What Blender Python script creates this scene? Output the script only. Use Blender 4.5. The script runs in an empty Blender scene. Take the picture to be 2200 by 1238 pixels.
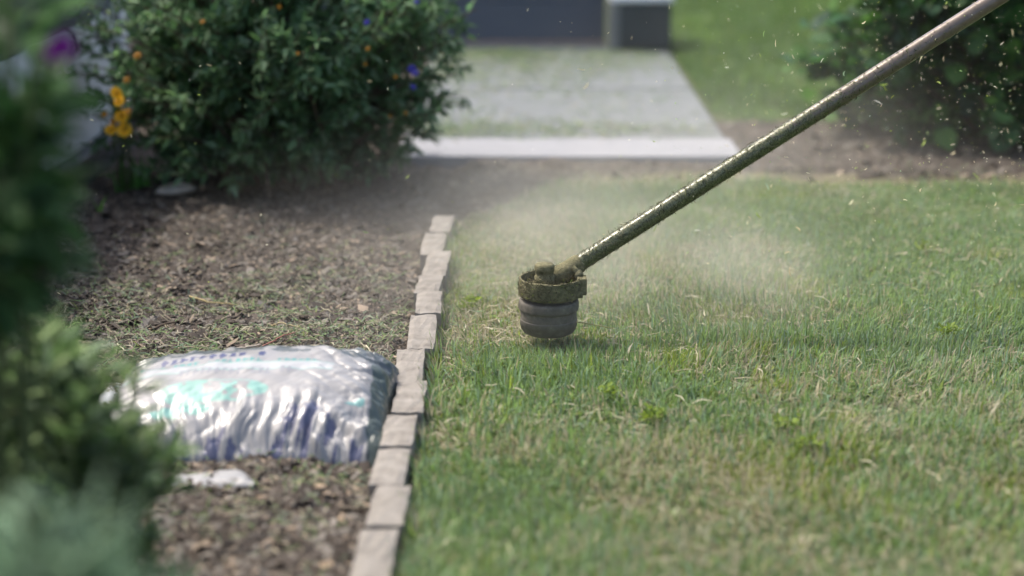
import bpy, bmesh, math
import numpy as np
from mathutils import Vector, Matrix

S = bpy.context.scene
COL = S.collection
rng = np.random.default_rng(11)

# ------------------------------------------------------------------ camera, world, sun, exposure
CAMZ, FPX, PITCH = 1.04, 3600.0, math.atan(999.0 / 3600.0)
cam_data = bpy.data.cameras.new('camera'); cam = bpy.data.objects.new('camera', cam_data); COL.objects.link(cam)
cam.location = (0, 0, CAMZ); cam.rotation_euler = (math.pi / 2 - PITCH, 0, 0)
cam_data.sensor_width = 36; cam_data.lens = 36 * FPX / 2200; cam_data.clip_start = 0.05; cam_data.clip_end = 400
cam_data.dof.use_dof = True; cam_data.dof.focus_distance = 3.42; cam_data.dof.aperture_fstop = 1.4
cam_data.dof.aperture_blades = 9
S.camera = cam

SUN = Vector((-0.57, 0.36, 1.0)).normalized()
world = bpy.data.worlds.new('World'); S.world = world; world.use_nodes = True
wn = world.node_tree
sky = wn.nodes.new('ShaderNodeTexSky'); sky.sky_type = 'NISHITA'; sky.sun_disc = False
sky.sun_elevation = math.asin(SUN.z); sky.sun_rotation = math.atan2(SUN.x, SUN.y)
sky.air_density = 1.0; sky.dust_density = 5.0; sky.ozone_density = 1.0
bg = wn.nodes['Background']; bg.inputs['Strength'].default_value = 0.15
wn.links.new(sky.outputs[0], bg.inputs[0])
sun_data = bpy.data.lights.new('sun', 'SUN'); sun_data.energy = 2.0; sun_data.angle = math.radians(4.0)
sun_data.color = (1.0, 0.945, 0.86)
sun = bpy.data.objects.new('sun', sun_data); COL.objects.link(sun)
sun.rotation_euler = SUN.to_track_quat('Z', 'Y').to_euler(); sun.location = (-4, 4, 7)
S.view_settings.view_transform = 'Standard'; S.view_settings.look = 'None'
S.view_settings.exposure = 1.0; S.view_settings.gamma = 1.0
S.render.engine = 'CYCLES'
S.cycles.use_denoising = True; S.cycles.use_adaptive_sampling = True; S.cycles.adaptive_threshold = .02
S.cycles.volume_step_rate = 1.6; S.cycles.volume_max_steps = 40
S.cycles.max_bounces = 5; S.cycles.diffuse_bounces = 3; S.cycles.glossy_bounces = 2; S.cycles.transmission_bounces = 3; S.cycles.transparent_max_bounces = 8; S.cycles.volume_bounces = 1

CP, SP = math.cos(PITCH), math.sin(PITCH)
def ray(px, py):
    a, b = (px - 1100) / FPX, (py - 619) / FPX
    return np.array([a, CP - b * SP, -SP - b * CP])
def G(px, py, h=0.0):               # point of the place at height h
    d = ray(px, py); t = (h - CAMZ) / d[2]; return d * t + np.array([0, 0, CAMZ])
def P(px, py, y):                   # point of the place at distance y
    d = ray(px, py); t = y / d[1]; return d * t + np.array([0, 0, CAMZ])
def W(px, py, zc):
    return ray(px, py) * zc + np.array([0, 0, CAMZ])

# ------------------------------------------------------------------ helpers
def hash2(ix, iy, s):
    n = (ix.astype(np.int64) * 374761393 + iy.astype(np.int64) * 668265263 + s * 974634777) & 0x7fffffff
    n = ((n ^ (n >> 13)) * 1274126177) & 0x7fffffff
    return ((n ^ (n >> 16)) & 0xffff) / 65535.0
def vnoise(x, y, s=0):
    x = np.asarray(x, float); y = np.asarray(y, float)
    ix, iy = np.floor(x), np.floor(y); fx, fy = x - ix, y - iy
    fx, fy = fx * fx * (3 - 2 * fx), fy * fy * (3 - 2 * fy)
    a, b = hash2(ix, iy, s), hash2(ix + 1, iy, s); c, d = hash2(ix, iy + 1, s), hash2(ix + 1, iy + 1, s)
    return (a * (1 - fx) + b * fx) * (1 - fy) + (c * (1 - fx) + d * fx) * fy
def fbm(x, y, s=0, o=4):
    r, a, t = 0, .5, 0
    for k in range(o):
        r = r + a * vnoise(np.asarray(x) * 2 ** k, np.asarray(y) * 2 ** k, s + 17 * k); t += a; a *= .5
    return r / t

def tag(o, label=None, cat=None, group=None, kind=None):
    if label: o['label'] = label
    if cat: o['category'] = cat
    if group: o['group'] = group
    if kind: o['kind'] = kind
    return o
def empty(name, loc, label, cat, group=None):
    o = bpy.data.objects.new(name, None); COL.objects.link(o); o.location = loc; o.empty_display_size = .05
    return tag(o, label, cat, group)
def link(name, me, parent=None, loc=None):
    o = bpy.data.objects.new(name, me); COL.objects.link(o)
    if parent is not None:
        o.parent = parent
        o.location = (0, 0, 0)
        o.matrix_parent_inverse = Matrix.Translation(-Vector(parent.location)) if parent.type == 'EMPTY' else Matrix.Identity(4)
    if loc is not None: o.location = loc
    return o
def fastmesh(name, V, F, mat, col=None, smooth=False):
    """V (n,3), F list of (m,k) int arrays, col (n,3)"""
    me = bpy.data.meshes.new(name)
    V = np.ascontiguousarray(V, np.float32)
    Fs = [np.asarray(f, np.int32) for f in (F if isinstance(F, list) else [F])]
    loops = np.concatenate([f.ravel() for f in Fs]); tot = np.concatenate([np.full(len(f), f.shape[1], np.int32) for f in Fs])
    start = np.concatenate([[0], np.cumsum(tot)[:-1]]).astype(np.int32)
    me.vertices.add(len(V)); me.vertices.foreach_set('co', V.ravel())
    me.loops.add(len(loops)); me.loops.foreach_set('vertex_index', loops)
    me.polygons.add(len(tot)); me.polygons.foreach_set('loop_start', start)
    try: me.polygons.foreach_set('loop_total', tot)
    except Exception: pass
    if smooth: me.polygons.foreach_set('use_smooth', np.ones(len(tot), bool))
    if col is not None:
        a = me.color_attributes.new('Col', 'FLOAT_COLOR', 'POINT')
        c = np.ones((len(V), 4), np.float32); c[:, :3] = col
        a.data.foreach_set('color', c.ravel())
    me.update(calc_edges=True); me.validate()
    if mat is not None: me.materials.append(mat)
    return me
def bmesh_mesh(name, bm, mat, smooth=False):
    me = bpy.data.meshes.new(name); bm.to_mesh(me); bm.free(); me.materials.append(mat)
    if smooth:
        for p in me.polygons: p.use_smooth = True
    return me
def grid(x0, x1, y0, y1, nx, ny, zf):
    X, Y = np.meshgrid(np.linspace(x0, x1, nx), np.linspace(y0, y1, ny)); Z = zf(X, Y)
    V = np.stack([X, Y, Z], -1).reshape(-1, 3)
    i = np.arange(nx * ny).reshape(ny, nx)
    F = np.stack([i[:-1, :-1], i[:-1, 1:], i[1:, 1:], i[1:, :-1]], -1).reshape(-1, 4)
    return V, F
def box_bm(bm, lo, hi, bevel=0.0, seg=2):
    r = bmesh.ops.create_cube(bm, size=1)
    lo, hi = Vector(lo), Vector(hi)
    for v in r['verts']:
        v.co = Vector([lo[k] + (v.co[k] + .5) * (hi[k] - lo[k]) for k in range(3)])
    if bevel:
        e = list({e for v in r['verts'] for e in v.link_edges})
        bmesh.ops.bevel(bm, geom=e, offset=bevel, segments=seg, affect='EDGES', profile=.6)
def box(name, lo, hi, mat, parent=None, bevel=0.0, seg=2):
    bm = bmesh.new(); box_bm(bm, lo, hi, bevel, seg)
    return link(name, bmesh_mesh(name, bm, mat), parent)
def frame_from(d):
    d = np.asarray(d, float); d = d / np.linalg.norm(d)
    a = np.array([0, 0, 1.]) if abs(d[2]) < .9 else np.array([1., 0, 0])
    u = np.cross(a, d); u /= np.linalg.norm(u); v = np.cross(d, u)
    return d, u, v
def tube(pts, rad, n=8, cap=True):
    pts = np.asarray(pts, float); m = len(pts); rad = np.broadcast_to(rad, (m,))
    tan = np.gradient(pts, axis=0); V = []
    d, u, v = frame_from(tan[0])
    th = np.arange(n) / n * 2 * math.pi
    for k in range(m):
        t = tan[k] / (np.linalg.norm(tan[k]) + 1e-9)
        u = u - t * np.dot(u, t); u /= np.linalg.norm(u) + 1e-9; v = np.cross(t, u)
        V.append(pts[k] + rad[k] * (np.cos(th)[:, None] * u + np.sin(th)[:, None] * v))
    V = np.concatenate(V)
    i = np.arange(m * n).reshape(m, n); j = np.roll(i, -1, 1)
    F = [np.stack([i[:-1], j[:-1], j[1:], i[1:]], -1).reshape(-1, 4)]
    if cap: F += [i[0][::-1][None, :], i[-1][None, :]]
    return V, F
def merge(parts):
    V, F, o = [], {}, 0
    for v, fs in parts:
        V.append(v)
        for f in fs: F.setdefault(f.shape[1], []).append(f + o)
        o += len(v)
    return np.concatenate(V), [np.concatenate(f) for f in F.values()]
def lathe(prof, c, n=48):
    prof = np.asarray(prof, float); th = np.arange(n) / n * 2 * math.pi; m = len(prof)
    V = np.stack([np.outer(prof[:, 0], np.cos(th)), np.outer(prof[:, 0], np.sin(th)), np.repeat(prof[:, 1][:, None], n, 1)], -1).reshape(-1, 3) + np.asarray(c)
    i = np.arange(m * n).reshape(m, n); j = np.roll(i, -1, 1)
    return V, [np.stack([i[:-1], j[:-1], j[1:], i[1:]], -1).reshape(-1, 4)]

# ------------------------------------------------------------------ materials
def newmat(name):
    m = bpy.data.materials.new(name); m.use_nodes = True
    return m, m.node_tree, m.node_tree.nodes['Principled BSDF']
def veg_mat(name, transl=.35, rough=.5, spec=.35):
    m, t, p = newmat(name); N, L = t.nodes, t.links
    a = N.new('ShaderNodeAttribute'); a.attribute_name = 'Col'
    p.inputs['Roughness'].default_value = rough; p.inputs['Specular IOR Level'].default_value = spec
    L.new(a.outputs['Color'], p.inputs['Base Color'])
    tr = N.new('ShaderNodeBsdfTranslucent')
    hs = N.new('ShaderNodeHueSaturation'); hs.inputs['Value'].default_value = 1.25; hs.inputs['Saturation'].default_value = 1.1
    L.new(a.outputs['Color'], hs.inputs['Color']); L.new(hs.outputs[0], tr.inputs[0])
    mx = N.new('ShaderNodeMixShader'); mx.inputs[0].default_value = transl
    L.new(p.outputs[0], mx.inputs[1]); L.new(tr.outputs[0], mx.inputs[2])
    L.new(mx.outputs[0], N['Material Output'].inputs['Surface'])
    return m
def col_mat(name, rough=.6, spec=.3, bump=0, bscale=200, coat=0):
    m, t, p = newmat(name); N, L = t.nodes, t.links
    a = N.new('ShaderNodeAttribute'); a.attribute_name = 'Col'
    L.new(a.outputs['Color'], p.inputs['Base Color'])
    p.inputs['Roughness'].default_value = rough; p.inputs['Specular IOR Level'].default_value = spec
    p.inputs['Coat Weight'].default_value = coat; p.inputs['Coat Roughness'].default_value = .15
    if bump:
        nz = N.new('ShaderNodeTexNoise'); nz.inputs['Scale'].default_value = bscale; nz.inputs['Detail'].default_value = 4
        b = N.new('ShaderNodeBump'); b.inputs['Strength'].default_value = bump; b.inputs['Distance'].default_value = .002
        L.new(nz.outputs[0], b.inputs['Height']); L.new(b.outputs[0], p.inputs['Normal'])
    return m
def noise_mat(name, stops, scale=20, rough=.8, bump=.3, bdist=.003, detail=6, spec=.3, metallic=0, bscale=None, stretch=None, world_co=False):
    m, t, p = newmat(name); N, L = t.nodes, t.links
    tc = N.new('ShaderNodeTexCoord'); out = tc.outputs['Object']
    if world_co:
        g = N.new('ShaderNodeNewGeometry'); out = g.outputs['Position']
    if stretch:
        mp = N.new('ShaderNodeMapping'); mp.inputs['Scale'].default_value = stretch; L.new(out, mp.inputs[0]); out = mp.outputs[0]
    nz = N.new('ShaderNodeTexNoise'); nz.inputs['Scale'].default_value = scale; nz.inputs['Detail'].default_value = detail
    nz.inputs['Roughness'].default_value = .62; L.new(out, nz.inputs['Vector'])
    cr = N.new('ShaderNodeValToRGB'); el = cr.color_ramp.elements
    while len(el) < len(stops): el.new(.5)
    for e, (pos, c) in zip(el, stops): e.position = pos; e.color = (*c, 1)
    L.new(nz.outputs[0], cr.inputs[0]); L.new(cr.outputs[0], p.inputs['Base Color'])
    p.inputs['Roughness'].default_value = rough; p.inputs['Specular IOR Level'].default_value = spec; p.inputs['Metallic'].default_value = metallic
    if bump:
        n2 = N.new('ShaderNodeTexNoise'); n2.inputs['Scale'].default_value = bscale or scale * 4; n2.inputs['Detail'].default_value = 6; L.new(out, n2.inputs['Vector'])
        b = N.new('ShaderNodeBump'); b.inputs['Strength'].default_value = bump; b.inputs['Distance'].default_value = bdist
        L.new(n2.outputs[0], b.inputs['Height']); L.new(b.outputs[0], p.inputs['Normal'])
    return m

M = {}
M['grass'] = veg_mat('grass_blades', .42, .5, .35)
M['leaf'] = veg_mat('leaf', .42, .55, .18)
M['thin_leaf'] = veg_mat('thin_leaf', .6, .6, .15)
M['bits'] = col_mat('dry_bits', .75, .2)
M['soil'] = noise_mat('bed_soil', [(.25, (.035, .027, .021)), (.5, (.075, .058, .045)), (.75, (.13, .105, .083))], 28, .95, .8, .01, bscale=160, world_co=True)
M['thatch'] = noise_mat('lawn_thatch', [(.3, (.07, .07, .035)), (.5, (.15, .135, .075)), (.72, (.26, .225, .14))], 55, .95, .8, .01, bscale=240, world_co=True)
M['ground'] = noise_mat('ground_turf', [(.3, (.03, .05, .015)), (.5, (.06, .085, .025)), (.7, (.10, .10, .045))], 6, .95, .5, .02, bscale=60, world_co=True)
M['concrete'] = noise_mat('path_concrete', [(.3, (.125, .137, .140)), (.5, (.152, .165, .168)), (.7, (.18, .192, .194))], 9, .85, .25, .002, bscale=180, world_co=True)
M['brick'] = noise_mat('paver_concrete', [(.22, (.11, .098, .083)), (.42, (.205, .187, .162)), (.6, (.25, .23, .202)), (.8, (.31, .288, .256))], 34, .9, .55, .003, bscale=230, world_co=True)
M['bark'] = noise_mat('stem_bark', [(.3, (.05, .035, .022)), (.7, (.14, .11, .075))], 60, .9, .4)
M['greenstem'] = noise_mat('green_stem', [(.3, (.05, .08, .03)), (.7, (.12, .15, .06))], 60, .7, .2)
M['whitepaint'] = noise_mat('white_paint', [(.3, (.66, .67, .69)), (.7, (.80, .80, .81))], 7, .6, .15, .002, bscale=40)
M['greyboard'] = noise_mat('grey_board', [(.3, (.10, .105, .125)), (.7, (.14, .145, .165))], 8, .6, .2, .002, bscale=60, stretch=(1, .08, 1))
M['plinth'] = noise_mat('dark_plinth', [(.3, (.035, .04, .05)), (.7, (.075, .08, .095))], 12, .45, .2)
M['slate'] = noise_mat('slate_blue_panel', [(.3, (.085, .098, .120)), (.7, (.115, .128, .150))], 6, .6, .15, stretch=(.1, 1, 1))
M['slateblock'] = noise_mat('slate_green_block', [(.3, (.022, .034, .041)), (.7, (.036, .050, .057))], 8, .65, .2)
M['palestone'] = noise_mat('pale_stone', [(.3, (.42, .36, .30)), (.7, (.60, .54, .47))], 30, .85, .4)
M['brownstone'] = noise_mat('brown_stone', [(.3, (.22, .15, .11)), (.7, (.36, .26, .20))], 30, .85, .4)
M['line'] = noise_mat('nylon_line', [(.3, (.30, .28, .09)), (.7, (.42, .38, .14))], 60, .4, 0)
M['spool'] = noise_mat('dusty_black_plastic', [(.3, (.088, .079, .066)), (.55, (.13, .118, .098)), (.75, (.21, .19, .155))], 60, .75, .35, .001, bscale=500, spec=.2)
M['caked'] = noise_mat('caked_housing', [(.3, (.08, .075, .040)), (.5, (.15, .14, .075)), (.7, (.215, .195, .11))], 85, .95, .9, .003, bscale=320)

# ------------------------------------------------------------------ ground, lawn soil, beds, path (setting)
V, F = grid(-150, 150, -60, 240, 40, 40, lambda X, Y: np.full(X.shape, -.06))
tag(link('ground', fastmesh('ground', V, F, M['ground'])), kind='structure')
def lawn_h(x, y):
    return .022 * (fbm(x * 1.7, y * 1.7, 5, 3) - .5) + .012 * (fbm(x * 7, y * 7, 9, 3) - .5)
def edge_x(y): return -.15 + (np.maximum(y, 4.36) - 4.36) * .55
def bed_h(x, y):
    return .03 * (fbm(x * 3, y * 3, 31, 3) - .5) + .03 * (fbm(x * 14, y * 14, 40, 4) - .5) - .004 - .02 * np.exp(-((x + .18) / .04) ** 2)
V, F = grid(-.165, 3.6, .2, 5.06, 260, 190, lambda X, Y: lawn_h(X, Y) - .06 * np.clip((edge_x(Y) - X - .015) / .03, 0, 1) * (Y > 4.36))
tag(link('lawn', fastmesh('lawn', V, F, M['thatch'], smooth=True)), kind='structure')
V, F = grid(.735, 6.0, 5.96, 16, 60, 90, lawn_h)
tag(link('lawn', fastmesh('lawn', V, F, M['ground'], smooth=True)), kind='structure')
V, F = grid(-1.34, -.185, .2, 5.5, 170, 520, bed_h)
tag(link('flower_bed_soil', fastmesh('flower_bed_soil', V, F, M['soil'], smooth=True)), kind='structure')
V, F = grid(-1.34, -.35, 5.5, 8.0, 40, 70, bed_h)
tag(link('flower_bed_soil', fastmesh('flower_bed_soil', V, F, M['soil'], smooth=True)), kind='structure')
V, F = grid(-.185, 3.6, 4.98, 5.98, 260, 70, lambda X, Y: bed_h(X, Y) - .006 + .012 * np.clip((Y - 5.06) / .1, 0, 1) - .06 * ((X < .73) & (Y > 5.25)))
tag(link('hedge_bed_soil', fastmesh('hedge_bed_soil', V, F, M['soil'], smooth=True)), kind='structure')

V, F = grid(-.186, .30, 4.33, 5.0, 90, 110, lambda X, Y: bed_h(X, Y) + .004 - .06 * np.clip((X - edge_x(Y)) / .03, 0, 1))
tag(link('flower_bed_soil', fastmesh('flower_bed_soil', V, F, M['soil'], smooth=True)), kind='structure')
path = tag(bpy.data.objects.new('path', None), kind='structure'); COL.objects.link(path); path.location = (.18, 5.3, 0)
M['cleanslab'] = noise_mat('clean_concrete', [(.3, (.24, .243, .26)), (.7, (.295, .298, .315))], 9, .85, .25, .002, bscale=180, world_co=True)
box('slab', (-.37, 5.245, -.05), (.735, 5.56, .020), M['cleanslab'], path, .008)
for k, (a, b) in enumerate(((5.568, 6.68), (6.69, 7.81), (7.82, 8.12))):
    box('slab', (-.37, a, -.05), (.722, b, .014 + .002 * (k % 2)), M['concrete'], path, .008)

# ------------------------------------------------------------------ brick edging
edging = empty('brick_edging', (-.185, 3.0, 0), 'single row of uneven tan grey bricks edging the lawn', 'edging')
BR = [[(933,463),(977,461),(920,497),(968,496)], [(913,496),(961,498),(901,548),(950,543)],
      [(921,540),(969,539.5),(908,588),(955,589)], [(902,588),(952,590),(887,630),(943,624)],
      [(895.5,624.5),(950,624),(892.5,673),(947,669)], [(884,677),(937,674),(874,745),(930,742)],
      [(856,752.5),(911,746),(848,824),(905,816)], [(857,820),(917,814),(844,888),(903,882)],
      [(831,892),(898,884),(816,957),(884,953)], [(810,964),(882,956),(793,1044),(866,1033)],
      [(808,1046),(882,1036),(783,1134),(863,1124)]]
quads = []
for q in BR:
    quads.append([G(*c, h=.04)[:2] for c in q])
bl, br, fl, fr = quads[-1]
y = fl[1]
for k in range(6):
    y0 = y - .004; y1 = y0 - .195; dx = (-.004, .005, -.01, .004, 0, .006)[k]
    quads.append([np.array([-.219 + dx, y0]), np.array([-.162 + dx, y0]), np.array([-.221 + dx, y1]), np.array([-.164 + dx, y1])]); y = y1
for k, (bl, br, fl, fr) in enumerate(quads):
    top = .04 + .3 * (.0, -.004, .003, -.003, .004, -.005, .003, .004, -.001, -.003, .003)[k % 11]
    c4 = [np.asarray(v, float) for v in (fl, fr, br, bl)]
    ctr = sum(c4) / 4
    # snap to a true brick: width 56 mm, along its own axis
    axis = (c4[3] + c4[2] - c4[0] - c4[1]) / 2; Lb = np.linalg.norm(axis); axis /= Lb; perp = np.array([axis[1], -axis[0]])
    Lb = min(Lb + .003, .23)
    bm = bmesh.new(); bmesh.ops.create_cube(bm, size=1)
    bmesh.ops.subdivide_edges(bm, edges=bm.edges[:], cuts=4, use_grid_fill=True)
    tilt = rng.normal(0, .010); roll = rng.normal(0, .02)
    for v in bm.verts:
        a, b, c = v.co
        n = rng.normal(0, .0010, 3)
        edge = (abs(a) > .49) + (abs(b) > .49) + (abs(c) > .49)
        sh = 1 - (.01 + .05 * rng.random() ** 2 if edge >= 2 else 0)
        x, yy, zz = a * .056 * sh, b * Lb * (1 - (.004 if edge >= 2 else 0)), (c * .1 - .05) if edge < 2 or c < 0 else (c * .1 - .05 - .0016 - .0015 * rng.random())
        p2 = ctr + perp * x + axis * yy
        v.co = (p2[0] + n[0], p2[1] + n[1], top + zz + n[2] * .8 + tilt * yy + roll * x)
    bmesh.ops.recalc_face_normals(bm, faces=bm.faces[:])
    link('brick', bmesh_mesh('brick', bm, M['brick']), edging)

# ------------------------------------------------------------------ grass blades
def blades(x, y, z, ht, wd, lean, az, col, bend=.5):
    """5-vertex blades: base pair, mid pair, tip"""
    n = len(x)
    d = np.stack([np.cos(az), np.sin(az), 0 * az], -1); s = np.stack([-np.sin(az + rng.normal(0, .8, n)), np.cos(az), 0 * az], -1)
    s /= np.linalg.norm(s, axis=1)[:, None]
    B = np.stack([x, y, z], -1); up = np.array([0, 0, 1.])
    l1, l2 = lean * (1 - bend * .5), np.minimum(lean * (1 + bend), 1.75)
    m = B + (ht * .55)[:, None] * (d * np.sin(l1)[:, None] + up * np.cos(l1)[:, None])
    t = m + (ht * .45)[:, None] * (d * np.sin(l2)[:, None] + up * np.cos(l2)[:, None])
    w = (wd / 2)[:, None]
    V = np.stack([B - s * w, B + s * w, m - s * w * .8, m + s * w * .8, t], 1).reshape(-1, 3)
    o = (np.arange(n) * 5)[:, None]
    F4 = o + np.array([0, 1, 3, 2]); F3 = o + np.array([2, 3, 4])
    C = np.repeat(col, 5, 0).reshape(n, 5, 3).copy()
    return V, F4, F3, C.reshape(-1, 3)
def palette(n, dry, yel, rr):
    g = np.array([.125, .205, .066]); g2 = np.array([.235, .33, .13]); blue = np.array([.20, .285, .18])
    straw = np.array([.47, .435, .315]); straw2 = np.array([.33, .285, .18]); lime = np.array([.24, .31, .07])
    u = rr.random(n); t = rr.random(n)[:, None]
    c = g * (1 - t) + g2 * t
    k = rr.random(n) < .3; c[k] = (blue * (.7 + .6 * rr.random((n, 1))))[k]
    k = u < dry; c[k] = (straw * t + straw2 * (1 - t))[k]
    k = (u > 1 - yel); c[k] = (lime * (.6 + .5 * rr.random((n, 1))))[k]
    return c * (.75 + .5 * rr.random((n, 1)))
def gauss(x, y, cx, cy, rx, ry): return np.exp(-((x - cx) / rx) ** 2 - ((y - cy) / ry) ** 2)
def dry_field(x, y):
    f = .19 + .95 * (fbm(x * 3.2, y * 3.2, 71, 4) - .5) + .5 * (fbm(x * 11, y * 11, 75, 3) - .5)
    f += .38 * gauss(x, y, .42, 3.65, .35, .3) + .25 * gauss(x, y, 0, 3.95, .25, .5) + .25 * gauss(x, y, .05, 2.75, .25, .15) + .2 * gauss(x, y, .1, 2.3, .3, .2)
    f -= .35 * gauss(x, y, .08, 3.12, .16, .12) + .3 * gauss(x, y, 1.4, 4.2, .6, 1.0) + .2 * gauss(x, y, .75, 3.2, .35, .2)
    return np.clip(f, .04, .92)
def make_lawn(x0, x1, y0, y1, dens_f, nmax, hscale, wscale, name, label, far=False):
    x = rng.uniform(x0, x1, nmax); y = rng.uniform(y0, y1, nmax)
    keep = rng.random(nmax) < dens_f(x, y); x, y = x[keep], y[keep]; n = len(x)
    tuft = fbm(x * 9, y * 9, 55, 3); tall = fbm(x * 3.5, y * 3.5, 58, 3)
    dry = dry_field(x, y) if not far else np.full(n, .02)
    yel = np.clip(.06 + .35 * gauss(x, y, -.02, 3.75, .14, .5) + .5 * (fbm(x * 6, y * 6, 91, 3) > .66), 0, .5) if not far else np.full(n, .03)
    ht = hscale * (.45 + .75 * tuft + .55 * tall) * rng.uniform(.55, 1.25, n)
    if not far:
        cut = np.clip(gauss(x, y, .0, 3.8, .16, .7) + gauss(x, y, .12, 3.36, .16, .14), 0, 1)
        ht *= 1 - .5 * cut
        ht *= 1 + .5 * gauss(x, y, .08, 3.1, .17, .08)
        ht *= 1 - .35 * np.clip(gauss(x, y, 1.3, 4.4, .9, .7), 0, 1)
    lean = np.abs(rng.normal(.52, .36, n)); k = rng.random(n) < .33; lean[k] += .6
    az = rng.uniform(0, 2 * math.pi, n)
    flow = fbm(x * 2.3, y * 2.3, 99, 2) * 9; k2 = rng.random(n) < .45; az[k2] = (flow + rng.normal(0, .5, n))[k2]
    wd = wscale * rng.uniform(.65, 1.35, n); k3 = rng.random(n) < .05; wd[k3] *= 1.45; ht[k3] *= 1.25
    V, F4, F3, C = blades(x, y, lawn_h(x, y) - .003, ht, wd, np.clip(lean, 0, 1.45), az, palette(n, dry, yel, rng))
    return V, F4, F3, C
def flakes(x, y, z, L, w, az, pitch, col, arch=.15):
    """6-vertex bent strips lying about"""
    n = len(x)
    d = np.stack([np.cos(az) * np.cos(pitch), np.sin(az) * np.cos(pitch), np.sin(pitch)], -1)
    s = np.stack([-np.sin(az), np.cos(az), rng.normal(0, .5, n)], -1); s /= np.linalg.norm(s, axis=1)[:, None]
    B = np.stack([x, y, z], -1); up = np.array([0, 0, 1.])
    m = B + d * (L * .5)[:, None] + up * (L * arch * rng.uniform(-.2, 1, n))[:, None] + s * (L * rng.normal(0, .1, n))[:, None]
    t = B + d * L[:, None]; w = (w / 2)[:, None]
    V = np.stack([B - s * w, B + s * w, m - s * w * 1.1, m + s * w * 1.1, t - s * w * .5, t + s * w * .5], 1).reshape(-1, 3)
    o = (np.arange(n) * 6)[:, None]
    return V, np.concatenate([o + np.array([0, 1, 3, 2]), o + np.array([2, 3, 5, 4])]), np.repeat(col, 6, 0)

def near_d(x, y):
    edge = np.where(y > 4.35, -.15 + (y - 4.35) * .55, -.152) + .02 * (fbm(y * 20, x * 3, 3, 2) - .5)
    d = np.where(x > edge, 1.0, .0)
    far_edge = 4.93 + .06 * (fbm(x * 6, y * 0, 8, 3) - .5)
    d *= np.clip((far_edge - y) / .12, 0, 1)
    d *= .62 + .38 * np.clip(1.6 - np.abs(y - 3.3) * .8, 0, 1)
    d *= 1 - .75 * gauss(x, y, -.13, 3.2, .035, .6)
    d *= np.clip(.50 + 1.0 * fbm(x * 16, y * 16, 121, 3), 0, 1)
    return d
V, F4, F3, C = make_lawn(-.16, 2.15, 1.55, 4.98, near_d, 380000, .036, .0030, 'grass', '')
nf = 2600; yf = rng.uniform(1.6, 4.3, nf); xf = rng.normal(-.150, .006, nf); kf = rng.random(nf) < .15 + 1.1 * (fbm(yf * 9, yf * 0, 131, 3) > .5); xf, yf = xf[kf], yf[kf]; nf = len(xf)
Vf, F4f, F3f, Cf = blades(xf, yf, lawn_h(xf, yf), .05 * rng.uniform(.5, 1.2, nf), .003 * rng.uniform(.7, 1.4, nf), np.abs(rng.normal(.5, .3, nf)), math.pi + rng.normal(0, 1.1, nf), palette(nf, .3, .15, rng))
F4 = np.concatenate([F4, F4f + len(V)]); F3 = np.concatenate([F3, F3f + len(V)]); V = np.concatenate([V, Vf]); C = np.concatenate([C, Cf])
# dry clippings lying in the thatch
n = 60000
x = rng.uniform(-.15, 2.1, n); y = rng.uniform(1.6, 4.9, n); k = rng.random(n) < near_d(x, y) * np.clip(dry_field(x, y) + .15, 0, 1); x, y = x[k], y[k]; n = len(x)
colr = palette(n, .72, .06, rng)
V2, Q2, C2 = flakes(x, y, lawn_h(x, y) + rng.uniform(.002, .02, n), rng.uniform(.012, .045, n), rng.uniform(.0015, .003, n), rng.uniform(0, 6.28, n), rng.normal(0, .22, n), colr)
me = fastmesh('grass', np.concatenate([V, V2]), [np.concatenate([F4, Q2 + len(V)]), F3], M['grass'], np.concatenate([C, C2]))
tag(link('grass', me), 'patchy green and straw coloured lawn grass right of the bricks', 'grass', kind='stuff')
V, F4, F3, C = make_lawn(.75, 2.8, 5.98, 13.5, lambda x, y: np.clip((y - 5.95) / .3, .25, 1), 80000, .05, .0065, 'grass', '', far=True)
C = C * np.array([.60, .68, .45]); tag(link('grass', fastmesh('grass', V, [F4, F3], M['grass'], C)), 'bright green grass beyond the path and hedge', 'grass', kind='stuff')

# ------------------------------------------------------------------ mulch and clippings on the beds
def chips(x, y, z, L, w, h, az, col):
    n = len(x); c, s = np.cos(az), np.sin(az)
    T = np.array([[-.5, -.5, 0], [.5, -.4, 0], [.45, .5, 0], [-.5, .42, 0], [-.32, 0, 1], [.3, .06, 1]])
    J = T[None] + rng.normal(0, .09, (n, 6, 3)); J = J * np.stack([L, w, h], -1)[:, None, :]
    tx, ty = rng.normal(0, .3, (n, 1)), rng.normal(0, .25, (n, 1))
    J[..., 2] += J[..., 0] * tx + J[..., 1] * ty
    X = J[..., 0] * c[:, None] - J[..., 1] * s[:, None]; Y = J[..., 0] * s[:, None] + J[..., 1] * c[:, None]
    V = np.stack([X + x[:, None], Y + y[:, None], J[..., 2] + z[:, None]], -1).reshape(-1, 3)
    o = (np.arange(n) * 6)[:, None]
    Q = np.concatenate([o + np.array([0, 1, 5, 4]), o + np.array([2, 3, 4, 5])]); Tt = np.concatenate([o + np.array([1, 2, 5]), o + np.array([3, 0, 4])])
    return V, Q, Tt, np.repeat(col, 6, 0)
def bark_cols(n, pale=.06):
    base = np.array([.088, .071, .056]); dk = np.array([.034, .027, .022]); tan = np.array([.26, .205, .15]); gy = np.array([.155, .139, .119])
    t = rng.random((n, 1)); c = base * t + dk * (1 - t)
    k = rng.random(n) < .22; c[k] = (gy * (.7 + .5 * rng.random((n, 1))))[k]
    k = rng.random(n) < pale; c[k] = (tan * (.7 + .5 * rng.random((n, 1))))[k]
    return c
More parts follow.
